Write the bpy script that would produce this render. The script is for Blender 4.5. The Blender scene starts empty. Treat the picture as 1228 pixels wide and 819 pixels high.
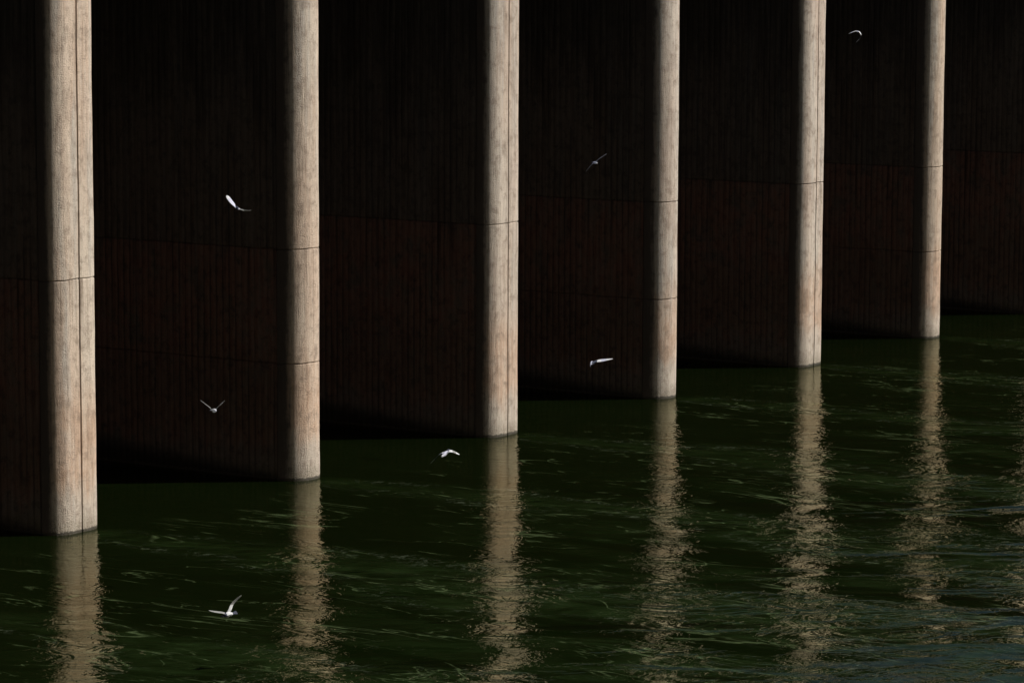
import bpy, math, random
import numpy as np
from mathutils import Vector, Matrix
R = math.radians
C = bpy.context.scene.collection
scn = bpy.context.scene

# ---------------------------------------------------------------- layout
CAM_H = 16.5
F_PX = 4300 * 0.92791           # focal length in pixels of a 1228 px wide frame
PITCH = 0.12281
ROLL = 0.00354
ALPHA = 0.57654                 # heading of the row of piers, from +Y towards +X
GAP = 10.734                    # pier spacing
TIP0 = np.array([-11.833, 90.474])
ROW = np.array([math.sin(ALPHA), math.cos(ALPHA)])       # along the row
OUT = np.array([math.cos(ALPHA), -math.sin(ALPHA)])      # out of the bays, downstream
PIER_TOP = 19.0
J1, J2, J3 = 7.006, 3.556, 10.46
SUN_EL, SUN_AZ = R(41), R(84)   # azimuth from +Y clockwise: sun stands over +X

# ---------------------------------------------------------------- helpers
def tag(o, label=None, cat=None, group=None, kind=None):
    if label: o['label'] = label
    if cat: o['category'] = cat
    if group: o['group'] = group
    if kind: o['kind'] = kind
    return o

def empty(name, loc):
    o = bpy.data.objects.new(name, None); C.objects.link(o)
    o.location = loc; o.empty_display_size = .5
    return o

def mesh_obj(name, verts, faces, mat, parent=None, uvs=None, smooth=False, loc=(0, 0, 0)):
    me = bpy.data.meshes.new(name)
    me.from_pydata([tuple(map(float, v)) for v in verts], [], faces)
    if uvs is not None:
        lay = me.uv_layers.new(name='UVMap')
        for poly in me.polygons:
            for li in poly.loop_indices:
                lay.data[li].uv = uvs[me.loops[li].vertex_index]
    for m in (mat if isinstance(mat, (list, tuple)) else [mat]):
        me.materials.append(m)
    if smooth: me.polygons.foreach_set('use_smooth', [True] * len(me.polygons))
    me.update()
    o = bpy.data.objects.new(name, me); C.objects.link(o)
    o.location = loc
    if parent: o.parent = parent
    return o

def box(verts, faces, p0, ax, ay, az):
    """box from corner p0 along three vectors"""
    b = len(verts); p0, ax, ay, az = map(np.array, (p0, ax, ay, az))
    for k in (0, 1):
        for (i, j) in ((0, 0), (1, 0), (1, 1), (0, 1)):
            verts.append(p0 + ax * i + ay * j + az * k)
    faces += [(b, b+3, b+2, b+1), (b+4, b+5, b+6, b+7), (b, b+1, b+5, b+4),
              (b+1, b+2, b+6, b+5), (b+2, b+3, b+7, b+6), (b+3, b, b+4, b+7)]

class NT:
    """small wrapper for building node trees"""
    def __init__(s, name):
        s.m = bpy.data.materials.new(name); s.m.use_nodes = True
        s.t = s.m.node_tree; s.t.nodes.clear()
        s.out = s.t.nodes.new('ShaderNodeOutputMaterial')
        s.b = s.t.nodes.new('ShaderNodeBsdfPrincipled')
        s.t.links.new(s.b.outputs[0], s.out.inputs[0])
    def n(s, typ, **kw):
        nd = s.t.nodes.new('ShaderNode' + typ)
        for k, v in kw.items(): setattr(nd, k, v)
        return nd
    def put(s, v, sock):
        if hasattr(v, 'is_output'): s.t.links.new(v, sock)
        elif v is not None: sock.default_value = v
    def math(s, op, a, b=None, c=None, clamp=False):
        nd = s.n('Math', operation=op, use_clamp=clamp)
        s.put(a, nd.inputs[0])
        if b is not None: s.put(b, nd.inputs[1])
        if c is not None: s.put(c, nd.inputs[2])
        return nd.outputs[0]
    def noise(s, vec, scale=(1, 1, 1), detail=3, rough=.5, dist=0, off=(0, 0, 0)):
        mp = s.n('Mapping'); s.put(vec, mp.inputs[0])
        mp.inputs['Scale'].default_value = scale; mp.inputs['Location'].default_value = off
        nz = s.n('TexNoise'); s.t.links.new(mp.outputs[0], nz.inputs['Vector'])
        nz.inputs['Scale'].default_value = 1; nz.inputs['Detail'].default_value = detail
        nz.inputs['Roughness'].default_value = rough; nz.inputs['Distortion'].default_value = dist
        return nz.outputs['Fac']
    def ramp(s, fac, stops):
        nd = s.n('ValToRGB'); s.put(fac, nd.inputs[0])
        cr = nd.color_ramp
        while len(cr.elements) < len(stops): cr.elements.new(.5)
        for e, (p, c) in zip(cr.elements, stops):
            e.position = p
            e.color = (c, c, c, 1) if not isinstance(c, tuple) else (*c, 1)
        return nd.outputs[0]
    def mr(s, v, a, b, c=0, d=1, smooth=False):
        nd = s.n('MapRange'); nd.interpolation_type = 'SMOOTHSTEP' if smooth else 'LINEAR'
        s.put(v, nd.inputs[0])
        for i, x in enumerate((a, b, c, d)): s.put(x, nd.inputs[i+1])
        return nd.outputs[0]
    def mix(s, f, a, b, mode='MIX'):
        nd = s.n('Mix', data_type='RGBA', blend_type=mode)
        s.put(f, nd.inputs[0])
        for v, i in ((a, 6), (b, 7)):
            if isinstance(v, tuple) and len(v) == 3: v = (*v, 1)
            s.put(v, nd.inputs[i])
        return nd.outputs[2]
    def bump(s, h, dist=1., strength=1.):
        nd = s.n('Bump'); s.put(h, nd.inputs['Height'])
        nd.inputs['Strength'].default_value = strength; nd.inputs['Distance'].default_value = dist
        s.t.links.new(nd.outputs[0], s.b.inputs['Normal'])

# ---------------------------------------------------------------- materials
def concrete(name, pale, warm, dark, seed, ribs, lift=None):
    """weathered cast concrete; UV = (metres round the outline, metres above the water)"""
    t = NT(name)
    uv = t.n('UVMap').outputs[0]
    oi = t.n('ObjectInfo')
    rnd = t.math('MULTIPLY', oi.outputs['Random'], 40.)
    cmb = t.n('CombineXYZ'); t.put(rnd, cmb.inputs[0]); t.put(rnd, cmb.inputs[1])
    add = t.n('VectorMath', operation='ADD'); t.put(uv, add.inputs[0]); t.put(cmb.outputs[0], add.inputs[1])
    p = add.outputs[0]
    sep = t.n('SeparateXYZ'); t.put(uv, sep.inputs[0]); z = sep.outputs[1]
    wide = t.noise(p, (.9, .16, 1), 4, .6, off=(seed, 0, 0))
    streak = t.noise(p, (8, .35, 1), 5, .65, 0, off=(seed+3, 0, 0))
    fine = t.noise(p, (26, 1.3, 1), 3, .65, off=(seed+9, 0, 0))
    blot = t.noise(p, (1.5, 1.0, 1), 6, .7, .4, off=(seed+5, 0, 0))
    cloud = t.noise(p, (3.4, 2.6, 1), 5, .7, .2, off=(seed+15, 0, 0))
    grit = t.noise(p, (34, 26, 1), 3, .65)
    edge = t.math('ADD', z, t.mr(t.noise(p, (2.2, .5, 1), 5, .65), .3, .7, -.45, .45))
    bright = (min(1, pale[0]*1.22), min(1, pale[1]*1.24), min(1, pale[2]*1.27))
    grey = (pale[0]*.80, pale[1]*.88, pale[2]*.97)
    col = t.mix(t.mr(wide, .4, .6), pale, warm)
    col = t.mix(t.mr(t.noise(p, (2.2, .10, 1), 3, .6, off=(seed+31, 0, 0)), .52, .64, 0, .8), col, grey)
    tone = t.n('HueSaturation')
    t.put(t.mr(oi.outputs['Random'], 0, 1, .72, 1.12), tone.inputs['Saturation'])
    t.put(t.mr(t.math('FRACT', t.math('MULTIPLY', oi.outputs['Random'], 7.3)), 0, 1, .88, 1.08), tone.inputs['Value'])
    t.put(col, tone.inputs['Color']); col = tone.outputs[0]
    if lift:                                        # the lower lifts are rust-stained, the upper ones painted darker as deck shade
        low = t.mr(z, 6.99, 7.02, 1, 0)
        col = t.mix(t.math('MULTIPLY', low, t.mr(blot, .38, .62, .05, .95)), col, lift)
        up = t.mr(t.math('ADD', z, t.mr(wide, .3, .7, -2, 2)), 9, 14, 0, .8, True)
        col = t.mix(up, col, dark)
    # band stained pink-orange by old flood levels
    red = t.math('MULTIPLY', t.mr(edge, 2.8, 4.6, 1, 0, True), t.mr(edge, .9, 1.7, 0, 1, True))
    col = t.mix(t.math('MULTIPLY', red, t.mr(blot, .3, .6, .2, .8)), col, (pale[0]*.96, pale[1]*.74, pale[2]*.62))
    # mineral crust just above the water
    crust = t.mr(edge, .6, 1.5, 1, 0, True)
    col = t.mix(t.math('MULTIPLY', crust, .8), col, (pale[0]*.95, pale[1]*1.0, pale[2]*1.06))
    col = t.mix(t.mr(streak, .56, .36, 0, .45), col, bright)
    col = t.mix(t.mr(streak, .50, .70, 0, .36), col, dark)
    col = t.mix(t.mr(fine, .50, .70, 0, .34), col, dark)
    col = t.mix(t.mr(blot, .52, .72, 0, .6), col, dark)
    col = t.mix(t.mr(cloud, .50, .66, 0, .6), col, dark)
    col = t.mix(t.mr(grit, .56, .72, 0, .6), col, (dark[0]*.7, dark[1]*.65, dark[2]*.6))
    # drips running down from the lift joint at 7 m
    run = t.math('MULTIPLY', t.mr(t.noise(p, (5, .02, 1), 2, .5, off=(seed+41, 0, 0)), .56, .66),
                 t.math('MULTIPLY', t.mr(z, 4.6, 6.9, 0, 1, True), t.mr(z, 7.0, 7.03, 1, 0)))
    col = t.mix(t.math('MULTIPLY', run, .6), col, (dark[0]*.6, dark[1]*.52, dark[2]*.45))
    # olive scum speckled over the lowest half metre
    alg = t.math('MULTIPLY', t.mr(t.math('ADD', z, t.mr(cloud, .3, .7, -.25, .25)), .15, .6, 1, 0, True), t.mr(grit, .4, .6))
    col = t.mix(t.math('MULTIPLY', alg, .65), col, (.085, .078, .042))
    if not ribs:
        # shade painted into the colour of both shoulders, up to the sun terminator
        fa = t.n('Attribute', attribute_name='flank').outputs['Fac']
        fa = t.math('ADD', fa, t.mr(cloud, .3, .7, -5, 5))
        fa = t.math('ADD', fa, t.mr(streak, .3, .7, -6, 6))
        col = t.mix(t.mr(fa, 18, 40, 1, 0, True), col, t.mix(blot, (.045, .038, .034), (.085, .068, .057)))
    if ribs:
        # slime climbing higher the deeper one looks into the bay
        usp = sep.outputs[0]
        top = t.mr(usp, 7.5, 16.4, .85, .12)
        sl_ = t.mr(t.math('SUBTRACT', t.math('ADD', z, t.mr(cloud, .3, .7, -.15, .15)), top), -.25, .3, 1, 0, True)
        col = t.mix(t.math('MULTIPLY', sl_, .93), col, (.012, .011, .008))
    # dirt packed in the lift joints
    sm = t.n('Attribute', attribute_name='seam').outputs['Fac']
    col = t.mix(t.math('MULTIPLY', sm, t.mr(blot, .35, .6, .05, .75) if not ribs else t.mr(blot, .35, .65, 0, .4)), col, (dark[0]*.2, dark[1]*.18, dark[2]*.16))
    # dark wet line where the water laps
    wet = t.mr(t.math('ADD', z, t.mr(t.noise(p, (6, 2, 1), 3, .6), .3, .7, -.035, .035)), .06, .11, 1, 0, True)
    col = t.mix(t.math('MULTIPLY', wet, .9), col, (.035, .03, .02))
    t.put(col, t.b.inputs['Base Color'])
    t.put(t.mr(wet, 0, 1, .92, .35), t.b.inputs['Roughness'])
    t.b.inputs['Specular IOR Level'].default_value = .25
    # board marks, pitting and grit
    h = t.math('MULTIPLY', streak, .3)
    h = t.math('ADD', h, t.math('MULTIPLY', fine, .35))
    h = t.math('ADD', h, t.math('MULTIPLY', grit, .55))
    h = t.math('ADD', h, t.math('MULTIPLY', cloud, .5))
    h = t.math('ADD', h, t.math('MULTIPLY', t.noise(p, (70, 60, 1), 2, .7), .15))
    if ribs:
        wv = t.n('TexWave', wave_type='BANDS', bands_direction='X', wave_profile='SIN')
        t.put(p, wv.inputs['Vector']); wv.inputs['Scale'].default_value = ribs
        wv.inputs['Distortion'].default_value = .8; wv.inputs['Detail'].default_value = 2
        h = t.math('ADD', h, t.math('MULTIPLY', wv.outputs['Fac'], t.mr(blot, .3, .7, .1, .9)))
        gr = t.mr(wv.outputs['Fac'], .02, .3, .6, 0)
        gr = t.math('MULTIPLY', gr, t.mr(wide, .38, .6, .1, 1))
        c0 = t.b.inputs['Base Color'].links[0].from_socket
        t.put(t.mix(gr, c0, (dark[0]*.3, dark[1]*.3, dark[2]*.3)), t.b.inputs['Base Color'])
    t.bump(h, .05)
    return t.m

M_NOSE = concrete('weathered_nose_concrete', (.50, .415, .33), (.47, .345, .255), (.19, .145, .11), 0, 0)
M_WALL = concrete('stained_shade_dark_wall_concrete', (.100, .083, .070), (.095, .070, .055), (.027, .023, .019), 20, 1.3, (.200, .092, .067))  # base tones darkened to paint in the bay shade, plus rust stain low down

def plain(name, col, rough=.9):
    t = NT(name); tc = t.n('TexCoord').outputs['Object']
    n = t.noise(tc, (3, 3, 3), 4, .6)
    c = t.mix(t.mr(n, .3, .7), tuple(v*.75 for v in col), tuple(v*1.2 for v in col))
    t.put(c, t.b.inputs['Base Color']); t.b.inputs['Roughness'].default_value = rough
    t.bump(n, .01)
    return t.m
M_JOINT = plain('joint_filler', (.03, .024, .02))
M_DECK = plain('deck_concrete', (.16, .14, .12))
M_STEEL = plain('dark_gate_steel', (.03, .028, .026), .7)
M_SKY_BLOCKER = plain('dark_sky_blocker', (.038, .04, .026))  # dark tone of the added hill, keeps its bounce light low

# ---------------------------------------------------------------- piers
HALF = {'thick': (.4094, .5712), 'slim': (.0557, .7336)}
WALL_BACK = 17.0

def levels(joints, z0, z1, step):
    """(z, inset, is_joint) rows, with a shallow V groove at each lift joint"""
    zs = []
    cuts = sorted(joints)
    def plainrows(a, b):
        n = max(1, int(round((b-a)/step)))
        return [(a + (b-a)*i/n, 0., None) for i in range(n+1)]
    a = z0
    for (h, d) in cuts:
        zs += plainrows(a, h-.030)
        zs += [(h-.010, d, h), (h+.010, d, h)]
        a = h+.030
    zs += plainrows(a, z1)
    return zs

def loft(name, outline, normals, arc, joints, z0, z1, mat, parent, step=1.0, amp=.02, seed=0, flank=None):
    rows = levels(joints, z0, z1, step)
    n = len(outline); verts = []; uvs = []; faces = []
    rs = random.Random(seed); ph = [rs.uniform(0, 6) for _ in range(4)]
    for (z, d, h) in rows:
        for i in range(n):
            u = arc[i]
            near = max([0.] + [1 - abs(z-hh)/.3 for hh, _ in joints])
            wz = near * amp * (math.sin(u*3.1+ph[0]) + .6*math.sin(u*7.7+ph[1]) + .35*math.sin(u*17+ph[2]))
            bow = .004*math.sin(z*.9+ph[3]+u*.5) + .003*math.sin(z*2.3+ph[0]+u*1.7) + .0015*math.sin(z*4.1+ph[1]-u*2.9)
            q = outline[i] - normals[i]*(d - bow)
            verts.append((q[0], q[1], z+wz)); uvs.append((u, z+wz))
    for k in range(len(rows)-1):
        for i in range(n-1):
            a = k*n+i
            faces.append((a, a+1, a+1+n, a+n))
        faces.append((k*n+n-1, k*n, (k+1)*n, (k+1)*n+n-1))     # closing face (hidden back)
    faces.append(tuple(reversed(range(n)))); b = (len(rows)-1)*n
    faces.append(tuple(range(b, b+n)))
    o = mesh_obj(name, verts, faces, mat, parent, uvs)
    me = o.data
    sm = me.attributes.new('seam', 'FLOAT', 'POINT')
    sm.data.foreach_set('value', [1. if rows[i // n][2] else 0. for i in range(len(verts))])
    if flank is not None:
        at_ = me.attributes.new('flank', 'FLOAT', 'POINT')
        at_.data.foreach_set('value', [flank[i % n] for i in range(len(verts))])
    me.polygons.foreach_set('use_smooth', [True]*len(me.polygons))
    try: me.set_sharp_from_angle(angle=R(14))
    except Exception: pass
    return o

PIERS = [
 (-1, 'concrete pier beyond the left edge of the view, first of the row'),
 (0, 'leftmost pier, its wide pale nose split by a black vertical joint, standing nearest in front'),
 (1, 'slim round-nosed pier between the two broadest split piers, two birds before its dark wall'),
 (2, 'thick split-nosed pier in the middle, a bird skimming water just left of its foot'),
 (3, 'slim round-nosed pier right of centre, one bird high and one low against its dark wall'),
 (4, 'thick split-nosed pier, second pale nose from the right, no bird before its wall'),
 (5, 'slim pier with the farthest and shortest visible nose, a bird high up before its wall'),
 (6, 'dark pier wall at the right edge, its nose cut off by the frame'),
 (7, 'thick concrete pier beyond the right edge of the view, farthest of the row'),
]
for k, label in PIERS:
    kind = 'thick' if k % 2 == 0 else 'slim'
    if k == -1: kind = 'slim'
    a, r = HALF[kind]
    w = a + r
    tip = TIP0 + ROW*GAP*k
    root = empty('concrete_pier', (tip[0], tip[1], 0))
    tag(root, label, 'pier', 'concrete piers standing in a row in the water')
    def P(t, v): return -OUT*t + ROW*v            # t = depth behind the tip, v = across
    # nose outline from the shaded side (v=-w) round to the far side
    pts, nrm = [], []
    def add(p, n): pts.append(np.array(p)); nrm.append(np.array(n))
    back = r + .04
    for q in (back,): add(P(q, -w), -ROW)
    for q in np.linspace(0, 90, 22):
        th = R(q); add(P(r - r*math.sin(th), -a - r*math.cos(th)), OUT*math.sin(th) - ROW*math.cos(th))
    if kind == 'thick':
        g = .022
        add(P(0, -g-.012), OUT); add(P(.012, -g), OUT); add(P(.05, -g*.9), OUT)
        add(P(.05, g*.9), OUT); add(P(.012, g), OUT); add(P(0, g+.012), OUT)
    for q in np.linspace(90, 0, 22):
        th = R(q); add(P(r - r*math.sin(th), a + r*math.cos(th)), OUT*math.sin(th) + ROW*math.cos(th))
    for q in (back,): add(P(q, w), ROW)
    arc = [0.]
    for i in range(1, len(pts)): arc.append(arc[-1] + float(np.linalg.norm(pts[i]-pts[i-1])))
    joints = [(J1, .024)] + ([(J2, .024)] if kind == 'slim' else [])
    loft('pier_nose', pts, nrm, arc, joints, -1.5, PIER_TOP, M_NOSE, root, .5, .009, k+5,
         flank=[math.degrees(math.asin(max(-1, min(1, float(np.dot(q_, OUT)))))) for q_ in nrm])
    if kind == 'thick':
        v, f = [], []
        e = P(.038, -.0185)
        box(v, f, (e[0], e[1], -1.4), np.append(-OUT*.01, 0), np.append(ROW*.037, 0), (0, 0, PIER_TOP+1.3))
        mesh_obj('joint_strip', v, f, M_JOINT, root)
    # wall
    pts, nrm = [], []
    ww = w - .006
    back0 = back + .025
    for q in np.linspace(WALL_BACK, back0, 60): add(P(q, -ww), -ROW)
    for q in np.linspace(back0, WALL_BACK, 60): add(P(q, ww), ROW)
    arc = [0.]
    for i in range(1, len(pts)): arc.append(arc[-1] + float(np.linalg.norm(pts[i]-pts[i-1])))
    wj = [(J1, .03)] + ([(J2, .03)] if kind == 'slim' else [])
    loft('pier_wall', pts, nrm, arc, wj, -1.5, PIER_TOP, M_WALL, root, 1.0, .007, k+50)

# ---------------------------------------------------------------- deck and gates behind
v, f = [], []
s = TIP0 - OUT*2.4 - ROW*(GAP*2.2)
box(v, f, (s[0], s[1], PIER_TOP+.003), np.append(-OUT*16, 0), np.append(ROW*GAP*11, 0), (0, 0, 1.4))
box(v, f, (s[0], s[1], PIER_TOP+1.41), np.append(-OUT*.4, 0), np.append(ROW*GAP*11, 0), (0, 0, 1.0))
tag(mesh_obj('bridge_deck', v, f, M_DECK), 'concrete roadway deck carried on top of the whole row of piers, above the view', 'bridge deck')
v, f = [], []
s = TIP0 - OUT*(WALL_BACK+.01) - ROW*(GAP*2.2)
box(v, f, (s[0], s[1], -1.5), np.append(-OUT*2, 0), np.append(ROW*GAP*11, 0), (0, 0, PIER_TOP+1.4))
tag(mesh_obj('dam_wall', v, f, M_STEEL), 'dark wall closing the backs of all the bays behind the piers', 'dam wall')

# ---------------------------------------------------------------- water
t = NT('river_water')
geo = t.n('NewGeometry'); P_ = geo.outputs['Position']
sub = t.n('VectorMath', operation='SUBTRACT'); t.put(P_, sub.inputs[0]); sub.inputs[1].default_value = (TIP0[0], TIP0[1], 0)
def dotv(vec):
    d = t.n('VectorMath', operation='DOT_PRODUCT'); t.put(sub.outputs[0], d.inputs[0])
    d.inputs[1].default_value = (vec[0], vec[1], 0); return d.outputs['Value']
along, across = dotv(OUT), dotv(ROW)      # metres downstream of the noses / along the row
fl = t.n('CombineXYZ'); t.put(along, fl.inputs[0]); t.put(across, fl.inputs[1]); F_ = fl.outputs[0]
mean = t.mr(t.noise(F_, (.10, .16, 1), 3, .55), .2, .8, -3.2, 3.2)
mean = t.math('MULTIPLY', mean, t.mr(along, 0, 14, .12, 1))
cell = t.math('ADD', t.math('DIVIDE', t.math('ADD', across, mean), GAP), .5)
cc = t.math('MULTIPLY', t.math('SUBTRACT', t.math('FRACT', cell), .5), GAP)   # signed metres from the wake axis
wid = t.mr(along, 0, 25, .55, 2.6)
q = t.math('DIVIDE', cc, wid)
q2 = t.math('MULTIPLY', q, q)
wake = t.math('POWER', 2.718, t.math('MULTIPLY', q2, -1.))
wake = t.math('MULTIPLY', wake, t.mr(along, -.5, .8, 0, 1, True))
edge = t.math('MULTIPLY', t.math('POWER', 2.718, t.math('MULTIPLY', t.math('POWER', t.math('SUBTRACT', t.math('ABSOLUTE', q), .9), 2.), -14.)),
              t.mr(along, 0, 1.0, 0, 1, True))
patch = t.mr(t.noise(F_, (.09, .24, 1), 5, .62, 1.2, (7, 3, 0)), .46, .56, 0, 1, True)
far = t.mr(along, 6, 26, .08, 1)
chop = t.math('ADD', t.math('MULTIPLY', wake, .6), t.math('MULTIPLY', t.math('MULTIPLY', patch, far), .8), clamp=True)
inbay = t.mr(along, -3, 0, .6, 1)
# heights in metres
out = t.mr(along, 4, 30, 0, 1)
swell = t.math('MULTIPLY', t.math('SUBTRACT', t.noise(P_, (.11, .24, 1), 2, .5, .8), .5), t.math('MULTIPLY', t.mr(out, 0, 1, .014, .66), inbay))
calm = t.mr(t.noise(F_, (.16, .34, 1), 3, .6, 1., (21, 8, 0)), .42, .58, .35, 1, True)     # slicks between the eddies
mid = t.math('MULTIPLY', t.math('SUBTRACT', t.noise(P_, (.42, .62, 1), 2, .5, 2.8), .5), t.math('MULTIPLY', t.mr(chop, 0, 1, .020, .115), calm))
sml = t.math('MULTIPLY', t.math('SUBTRACT', t.noise(P_, (1.5, 1.5, 1), 2, .5, 3.0), .5), t.math('MULTIPLY', t.mr(chop, 0, 1, .016, .022), calm))
fin = t.math('MULTIPLY', t.math('SUBTRACT', t.noise(P_, (3.6, 3.4, 1), 2, .5, 2.5), .5), t.mr(chop, .1, 1, .003, .0065))
mid = t.math('MULTIPLY', mid, inbay); sml = t.math('MULTIPLY', sml, inbay)
h = t.math('ADD', t.math('ADD', swell, mid), t.math('ADD', sml, t.math('MULTIPLY', fin, inbay)))
t.bump(h, 1.)
aer = t.math('MULTIPLY', chop, t.mr(t.noise(P_, (.5, 1.2, 1), 5, .65, 1.), .35, .7, .1, 1.2))
col = t.mix(aer, (.0026, .0052, .0009), (.0115, .0215, .0060))
# thin lines of scum drawn out by the current, and flecks of foam along the wake edges
def lines(sc, off, thin):
    n_ = t.noise(F_, sc, 4, .55, .9, off)
    return t.mr(t.math('ABSOLUTE', t.math('SUBTRACT', n_, .5)), 0, thin, 1, 0)
ln = t.math('MAXIMUM', lines((.09, .34, 1), (0, 0, 0), .008), lines((.14, .5, 1), (11, 4, 0), .006))
brk = t.mr(t.noise(F_, (.25, .6, 1), 6, .75, .5, (3, 3, 0)), .49, .6)
ln = t.math('MULTIPLY', t.math('MULTIPLY', ln, brk), t.mr(along, .3, 3, 0, 1))
col = t.mix(t.math('MULTIPLY', ln, .9, clamp=True), col, (.075, .105, .045))
fo = t.noise(P_, (2.6, 5.0, 1), 5, .7, 1.5)
fom = t.math('MULTIPLY', t.mr(fo, .55, .62), t.math('MULTIPLY', edge, t.mr(t.noise(F_, (.35, .5, 1), 2, .5), .4, .55)))
col = t.mix(t.math('MULTIPLY', fom, .55, clamp=True), col, (.10, .12, .08))
# turbid water: green light scattered back out of the body, olive-filmed mirror on top
nrm_ = t.b.inputs['Normal'].links[0].from_socket
df = t.n('BsdfDiffuse'); t.put(col, df.inputs['Color'])
gl = t.n('BsdfGlossy'); gl.inputs['Color'].default_value = (.80, .78, .60, 1)
t.put(t.mr(aer, .1, 1., .03, .10), gl.inputs['Roughness']); t.put(nrm_, gl.inputs['Normal'])
fr = t.n('Fresnel'); fr.inputs['IOR'].default_value = 1.32; t.put(nrm_, fr.inputs['Normal'])
ms = t.n('MixShader'); t.put(fr.outputs[0], ms.inputs[0])
t.t.links.new(df.outputs[0], ms.inputs[1]); t.t.links.new(gl.outputs[0], ms.inputs[2])
t.t.links.new(ms.outputs[0], t.out.inputs[0]); t.t.nodes.remove(t.b)
S = 2500
me = [(-S, -S, 0), (S, -S, 0), (S, S, 0), (-S, S, 0)]
tag(mesh_obj('water', me, [(0, 1, 2, 3)], t.m), kind='structure')

# unseen hill added behind the camera to block sky fill; ledge under the viewpoint
v, f = [], []
xs = np.linspace(-420, 420, 110)
prof = [(27, -1.5), (22, 1.), (15, 7.), (8, 12.2), (3, 14.6), (-4, 15.), (-8, 19), (-13, 46), (-19, 85), (-26, 125), (-40, 160), (-70, 190), (-140, 215)]
rs = random.Random(4)
for i, x in enumerate(xs):
    for j, (y, z) in enumerate(prof):
        near = min(1., abs(x)/30)
        w_ = (3.2*math.sin(x*.06+z*.02) + 1.7*math.sin(x*.19+z*.07) + rs.uniform(-1.2, 1.2)) * (near if z < 20 else 1)
        w_ *= .4 if z < 20 else 1.6
        v.append((x, y + w_ - .12*x*(near if z < 16 else 1)*0, z + (.25*w_ if z > 16 else 0)))
m_ = len(prof)
for i in range(len(xs)-1):
    for j in range(m_-1):
        a = i*m_+j; f.append((a, a+m_, a+m_+1, a+1)[::-1])
tag(mesh_obj('sky_blocker_hill', v, f, M_SKY_BLOCKER), kind='structure')

# ---------------------------------------------------------------- camera
cam = bpy.data.cameras.new('camera'); co = bpy.data.objects.new('camera', cam); C.objects.link(co)
cam.sensor_width = 36; cam.lens = F_PX*36/1228; cam.clip_start = .5; cam.clip_end = 6000
cam.shift_x = 0; cam.shift_y = 0
co.matrix_world = Matrix.Translation((0, 0, CAM_H)) @ Matrix.Rotation(math.pi/2 - PITCH, 4, 'X') @ Matrix.Rotation(ROLL, 4, 'Z')
scn.camera = co

def at(px, py, Y):
    """world point on the sight line of a photo pixel, Y metres ahead"""
    x = (px-614)/F_PX; y = (409.5-py)/F_PX
    c, s_ = math.cos(PITCH), math.sin(PITCH)
    d = Vector((x, c + y*s_, -s_ + y*c))
    return Vector((0, 0, CAM_H)) + d*(Y/d.y)

# ---------------------------------------------------------------- birds
def feather(name, c1, c2):
    t = NT(name); tc = t.n('TexCoord').outputs['Object']
    n = t.noise(tc, (22, 22, 22), 3, .6)
    t.put(t.mix(t.mr(n, .35, .65), c1, c2), t.b.inputs['Base Color']); t.b.inputs['Roughness'].default_value = .75
    tr = t.n('BsdfTranslucent'); t.put(c1 + (1,), tr.inputs[0])
    mx = t.n('MixShader'); mx.inputs[0].default_value = .3
    t.t.links.new(t.b.outputs[0], mx.inputs[1]); t.t.links.new(tr.outputs[0], mx.inputs[2]); t.t.links.new(mx.outputs[0], t.out.inputs[0])
    return t.m
M_PALE = feather('pale_feathers', (.72, .73, .84), (.50, .51, .62))
M_WHITE = feather('white_feathers', (.85, .85, .86), (.68, .68, .70))
M_GREY = feather('grey_feathers', (.40, .39, .37), (.27, .27, .27))
M_SLATE = feather('slate_feathers', (.06, .068, .11), (.03, .034, .055))
M_BILL = feather('bill_horn', (.05, .04, .04), (.03, .03, .03))
FM = [M_PALE, M_WHITE, M_GREY, M_SLATE, M_BILL]
PALE, WHITE, GREY, SLATE, BILL = range(5)

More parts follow.
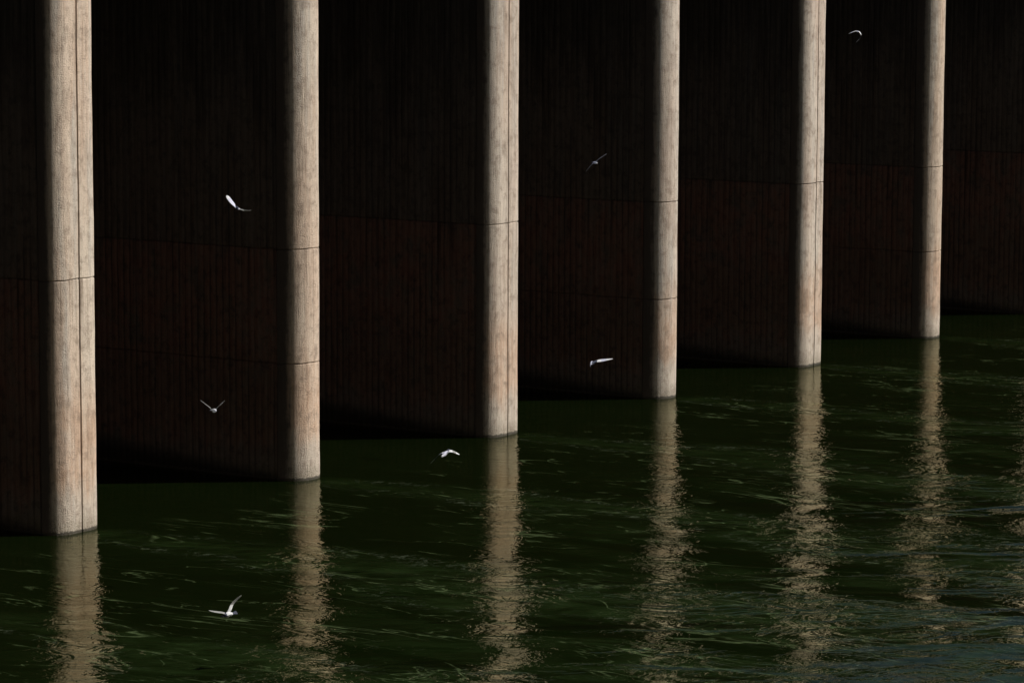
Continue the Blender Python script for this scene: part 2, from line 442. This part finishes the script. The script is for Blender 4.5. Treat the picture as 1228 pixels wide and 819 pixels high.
def bird(px, py, Y, heading, wings, label, body=PALE, tail=PALE, head=PALE, scale=1., up0=(0, 0, 1), hood=4):
    """wings: two lists of sections (dx px, dy px, depth m, chord vector (px, px, m), material)
    measured from the body centre at this distance"""
    k = Y/F_PX
    h = Vector(heading).normalized(); side = h.cross(Vector(up0)).normalized(); up = side.cross(h)
    st = [(.178, .003, .003, -.004), (.158, .007, .007, 0), (.148, .019, .018, .004), (.128, .026, .025, .006), (.105, .023, .022, .003),
          (.075, .036, .036, 0), (.045, .047, .045, 0), (0, .05, .047, -.003), (-.045, .042, .038, 0), (-.085, .028, .022, .003),
          (-.115, .027, .010, .004), (-.15, .042, .006, .004), (-.185, .052, .004, .004)]
    verts, faces, mats = [], [], []
    for (d, rw, rh, oz) in st:
        for j in range(8):
            an = R(22.5+45*j)
            verts.append((h*d + side*(rw*math.cos(an)) + up*(rh*math.sin(an)+oz))*scale)
    n = len(st)
    skip = {}
    for i in range(n-1):
        for j in range(8):
            if i in (6, 7) and j in (3, 7): continue     # wing roots
            faces.append((i*8+j, (i+1)*8+j, (i+1)*8+(j+1) % 8, i*8+(j+1) % 8))
            mats.append(BILL if i == 0 else head if i < hood else tail if i >= 9 else body)
    faces.append(tuple(range(8))); mats.append(BILL)
    faces.append(tuple(reversed(range((n-1)*8, n*8)))); mats.append(tail)
    dirs = [Vector((w[-1][0], 0, -w[-1][1]))*k + Vector((0, w[-1][2], 0)) for w in wings]
    d0 = dirs[0].dot(side) > dirs[1].dot(side)
    for wi, w in enumerate(wings):
        right = d0 if wi == 0 else not d0
        # root ring: top/bottom at stations 6,7,8
        jt, jb = (0, 7) if right else (3, 4)
        ring = [6*8+jt, 7*8+jt, 8*8+jt, 8*8+jb, 7*8+jb, 6*8+jb]
        prev = Vector((0, 0, 0))
        for (dx, dy, dz, ch, mat) in w:
            c = Vector((dx*k, dz, -dy*k)); cv = Vector((ch[0]*k, ch[2], -ch[1]*k))
            spn = (c-prev).normalized(); prev = c
            th = cv.cross(spn).normalized()
            if th.dot(up) < 0: th = -th
            T = .0045*scale*(1 if cv.length > .06 else .7)
            b = len(verts)
            for (e, s_) in ((.42, 1), (-.05, 1.4), (-.58, .4)): verts.append(c + cv*e + th*T*s_)
            for (e, s_) in ((-.58, .4), (-.05, .6), (.42, 1)): verts.append(c + cv*e - th*T*s_)
            new = list(range(b, b+6))
            for q_ in range(6):
                r_ = (q_+1) % 6
                fc = (ring[q_], ring[r_], new[r_], new[q_])
                faces.append(fc); mats.append(mat)
            ring = new
        faces.append(tuple(ring)); mats.append(mat)
    o = mesh_obj('bird', verts, faces, FM, None, smooth=True)
    for p_, m_ in zip(o.data.polygons, mats): p_.material_index = m_
    import bmesh
    bm = bmesh.new(); bm.from_mesh(o.data); bmesh.ops.recalc_face_normals(bm, faces=bm.faces); bm.to_mesh(o.data); bm.free()
    md = o.modifiers.new('smooth', 'SUBSURF'); md.levels = 1; md.render_levels = 2
    o.location = at(px, py, Y)
    tag(o, label, 'bird', 'pigeons flying past the piers')
    return o

# high left bird: broad pale left wing raised, far wing seen edge on
bird(283.5, 250.5, 80, (.45, -.85, -.25),
     [[(-2.5, -2.5, .0, (-1.6, 1.4, -.12), PALE), (-6.5, -6.5, -.03, (-2.9, 2.1, -.10), PALE), (-10, -11.5, -.05, (-3.5, 2.4, -.08), PALE), (-12.6, -15.0, -.05, (-2.0, 1.2, -.03), WHITE)],
      [(3, 1.8, .05, (.4, -1.6, -.12), WHITE), (8, 3.6, .10, (.5, -2.2, -.12), WHITE), (13, 4.2, .16, (.3, -1.2, -.08), GREY), (17, 3.9, .2, (.2, -.5, -.03), GREY)]],
     'pale bird high on the left, broad white wing raised, before the first dark bay', body=SLATE, tail=SLATE, head=PALE, scale=.9)
# lower left bird: open V
bird(256.7, 493.5, 80, (.35, -.85, .05),
     [[(-3, -2.6, 0, (.2, -.5, -.13), GREY), (-9, -6.6, .02, (.3, -.8, -.12), GREY), (-14, -10.5, .03, (.2, -.6, -.08), GREY), (-16.6, -12.6, .03, (.1, -.2, -.03), GREY)],
      [(3, -2.6, 0, (.2, -.4, -.12), GREY), (8, -7, .04, (.5, -.8, -.12), GREY), (11, -9.6, .06, (1.0, -1.2, -.09), WHITE), (13.3, -12, .06, (.3, -.3, -.03), GREY)]],
     'small bird holding both wings up in a V, low before the slim pier\'s wall', body=WHITE, tail=PALE, scale=1.15, up0=(0, -.7, .7))
# bottom left bird over the water
bird(275, 738, 72, (-.80, -.55, -.12),
     [[(-4, -3.0, -.06, (1.4, .9, -.13), SLATE), (-11, -4.4, -.13, (1.8, 1.0, -.13), GREY), (-18, -6.2, -.2, (1.6, .8, -.10), GREY), (-23, -8.2, -.25, (.6, .3, -.04), GREY)],
      [(1.6, -5, .03, (-4.0, -.5, -.08), WHITE), (3.2, -12, .06, (-3.4, -1.2, -.08), WHITE), (8.6, -17.5, .09, (-2.8, -1.8, -.08), GREY), (16, -23.2, .12, (-1.0, -.8, -.03), GREY)]],
     'largest bird, white rump and dark tail, beating low over the water at lower left', body=WHITE, tail=SLATE, head=SLATE, scale=1.2, up0=(0, -.75, .65), hood=6)
# centre bird skimming the water
bird(534.5, 544, 74, (-.45, -.75, -.3),
     [[(-3.4, -1.5, -.02, (.3, -1.2, -.13), WHITE), (-8, 1.2, -.04, (.8, -1.4, -.13), PALE), (-13, 6.6, -.06, (.6, -.8, -.1), SLATE), (-18.6, 12.6, -.06, (.6, -.4, -.04), GREY)],
      [(3.4, -3.2, .0, (.4, 1.8, -.13), WHITE), (9, -2.6, .02, (.3, 1.8, -.13), WHITE), (13, -.5, .02, (.3, 1.5, -.1), GREY), (17.6, 1.6, .02, (.2, .6, -.04), WHITE)]],
     'pale bird with arched wings skimming the water left of the middle pier foot', body=PALE, tail=SLATE, head=WHITE, scale=1.1, up0=(0, -.6, .8))
# upper centre-right bird
bird(712.5, 195, 84, (.55, -.8, -.1),
     [[(2.4, -2.6, .0, (.4, -.5, -.12), PALE), (6.5, -5.6, .02, (.4, -.7, -.12), PALE), (11, -8.4, .03, (.3, -.5, -.09), PALE), (14.8, -11, .03, (.1, -.2, -.03), PALE)],
      [(-3, 1.5, .0, (.5, -.5, -.12), PALE), (-6, 4.8, .02, (.5, -.7, -.12), PALE), (-8.6, 8.2, .03, (.4, -.5, -.09), PALE), (-10.8, 11.2, .03, (.1, -.2, -.03), PALE)]],
     'slender bird banking with wings on a slant, high before the dark wall right of centre', body=PALE, tail=SLATE, head=WHITE, scale=.72)
# lower centre-right bird
bird(712, 434.5, 82, (-.55, -.75, -.25),
     [[(3.5, -1.8, .0, (.3, 1.5, -.13), SLATE), (9, -2.2, .03, (.4, 2.8, -.12), WHITE), (15, -3.0, .06, (.3, 1.8, -.09), PALE), (24, -4.2, .1, (.2, .5, -.03), WHITE)],
      [(-2, -1.6, -.05, (.3, .9, -.13), PALE), (-4, -1.0, -.18, (.6, .8, -.12), PALE), (-4.4, 2.2, -.28, (.5, .4, -.08), PALE), (-3.4, 4.2, -.33, (.2, .2, -.03), PALE)]],
     'bird stretching one white wing to the right, low before the dark wall right of centre', body=SLATE, tail=SLATE, head=PALE, scale=.95)
# top right bird
bird(1027, 36.6, 105, (.25, -.9, -.15),
     [[(-2, -.6, .0, (.1, .5, -.12), WHITE), (-5, .6, .02, (.1, .6, -.12), WHITE), (-8, 1.9, .03, (.1, .5, -.09), PALE), (-11.2, 3.3, .03, (.1, .2, -.03), GREY)],
      [(2, .2, .0, (-.8, 1.0, -.12), WHITE), (5.6, 4.4, -.02, (-.8, .8, -.12), WHITE), (1.8, 9.2, -.12, (.3, .5, -.09), SLATE), (-2.8, 13.4, -.2, (.2, .2, -.03), GREY)]],
     'smallest bird at top right, wings bent down, before the wall of the farthest nose', body=PALE, tail=SLATE, head=PALE, scale=.6)

# ---------------------------------------------------------------- light
w = bpy.data.worlds.new('World'); scn.world = w; w.use_nodes = True
nt = w.node_tree; bg = nt.nodes['Background']
sky = nt.nodes.new('ShaderNodeTexSky'); sky.sky_type = 'NISHITA'; sky.sun_disc = False
sky.sun_elevation = SUN_EL; sky.sun_rotation = SUN_AZ
sky.air_density = .7; sky.dust_density = 0.; sky.ozone_density = 1.5; sky.altitude = 600
nt.links.new(sky.outputs[0], bg.inputs[0]); bg.inputs[1].default_value = .05
sl = bpy.data.lights.new('sun', 'SUN'); sl.energy = 5.0; sl.angle = R(.5); sl.color = (1, .95, .88)
so = bpy.data.objects.new('sun', sl); C.objects.link(so)
sd = Vector((math.sin(SUN_AZ)*math.cos(SUN_EL), math.cos(SUN_AZ)*math.cos(SUN_EL), math.sin(SUN_EL)))
so.rotation_euler = sd.to_track_quat('Z', 'Y').to_euler(); so.location = (60, 60, 80)

vs = scn.view_settings
vs.view_transform = 'Standard'; vs.look = 'None'; vs.exposure = 0.3; vs.gamma = 1; vs.use_curve_mapping = False
scn.render.engine = 'CYCLES'
scn.cycles.max_bounces = 6; scn.cycles.diffuse_bounces = 3
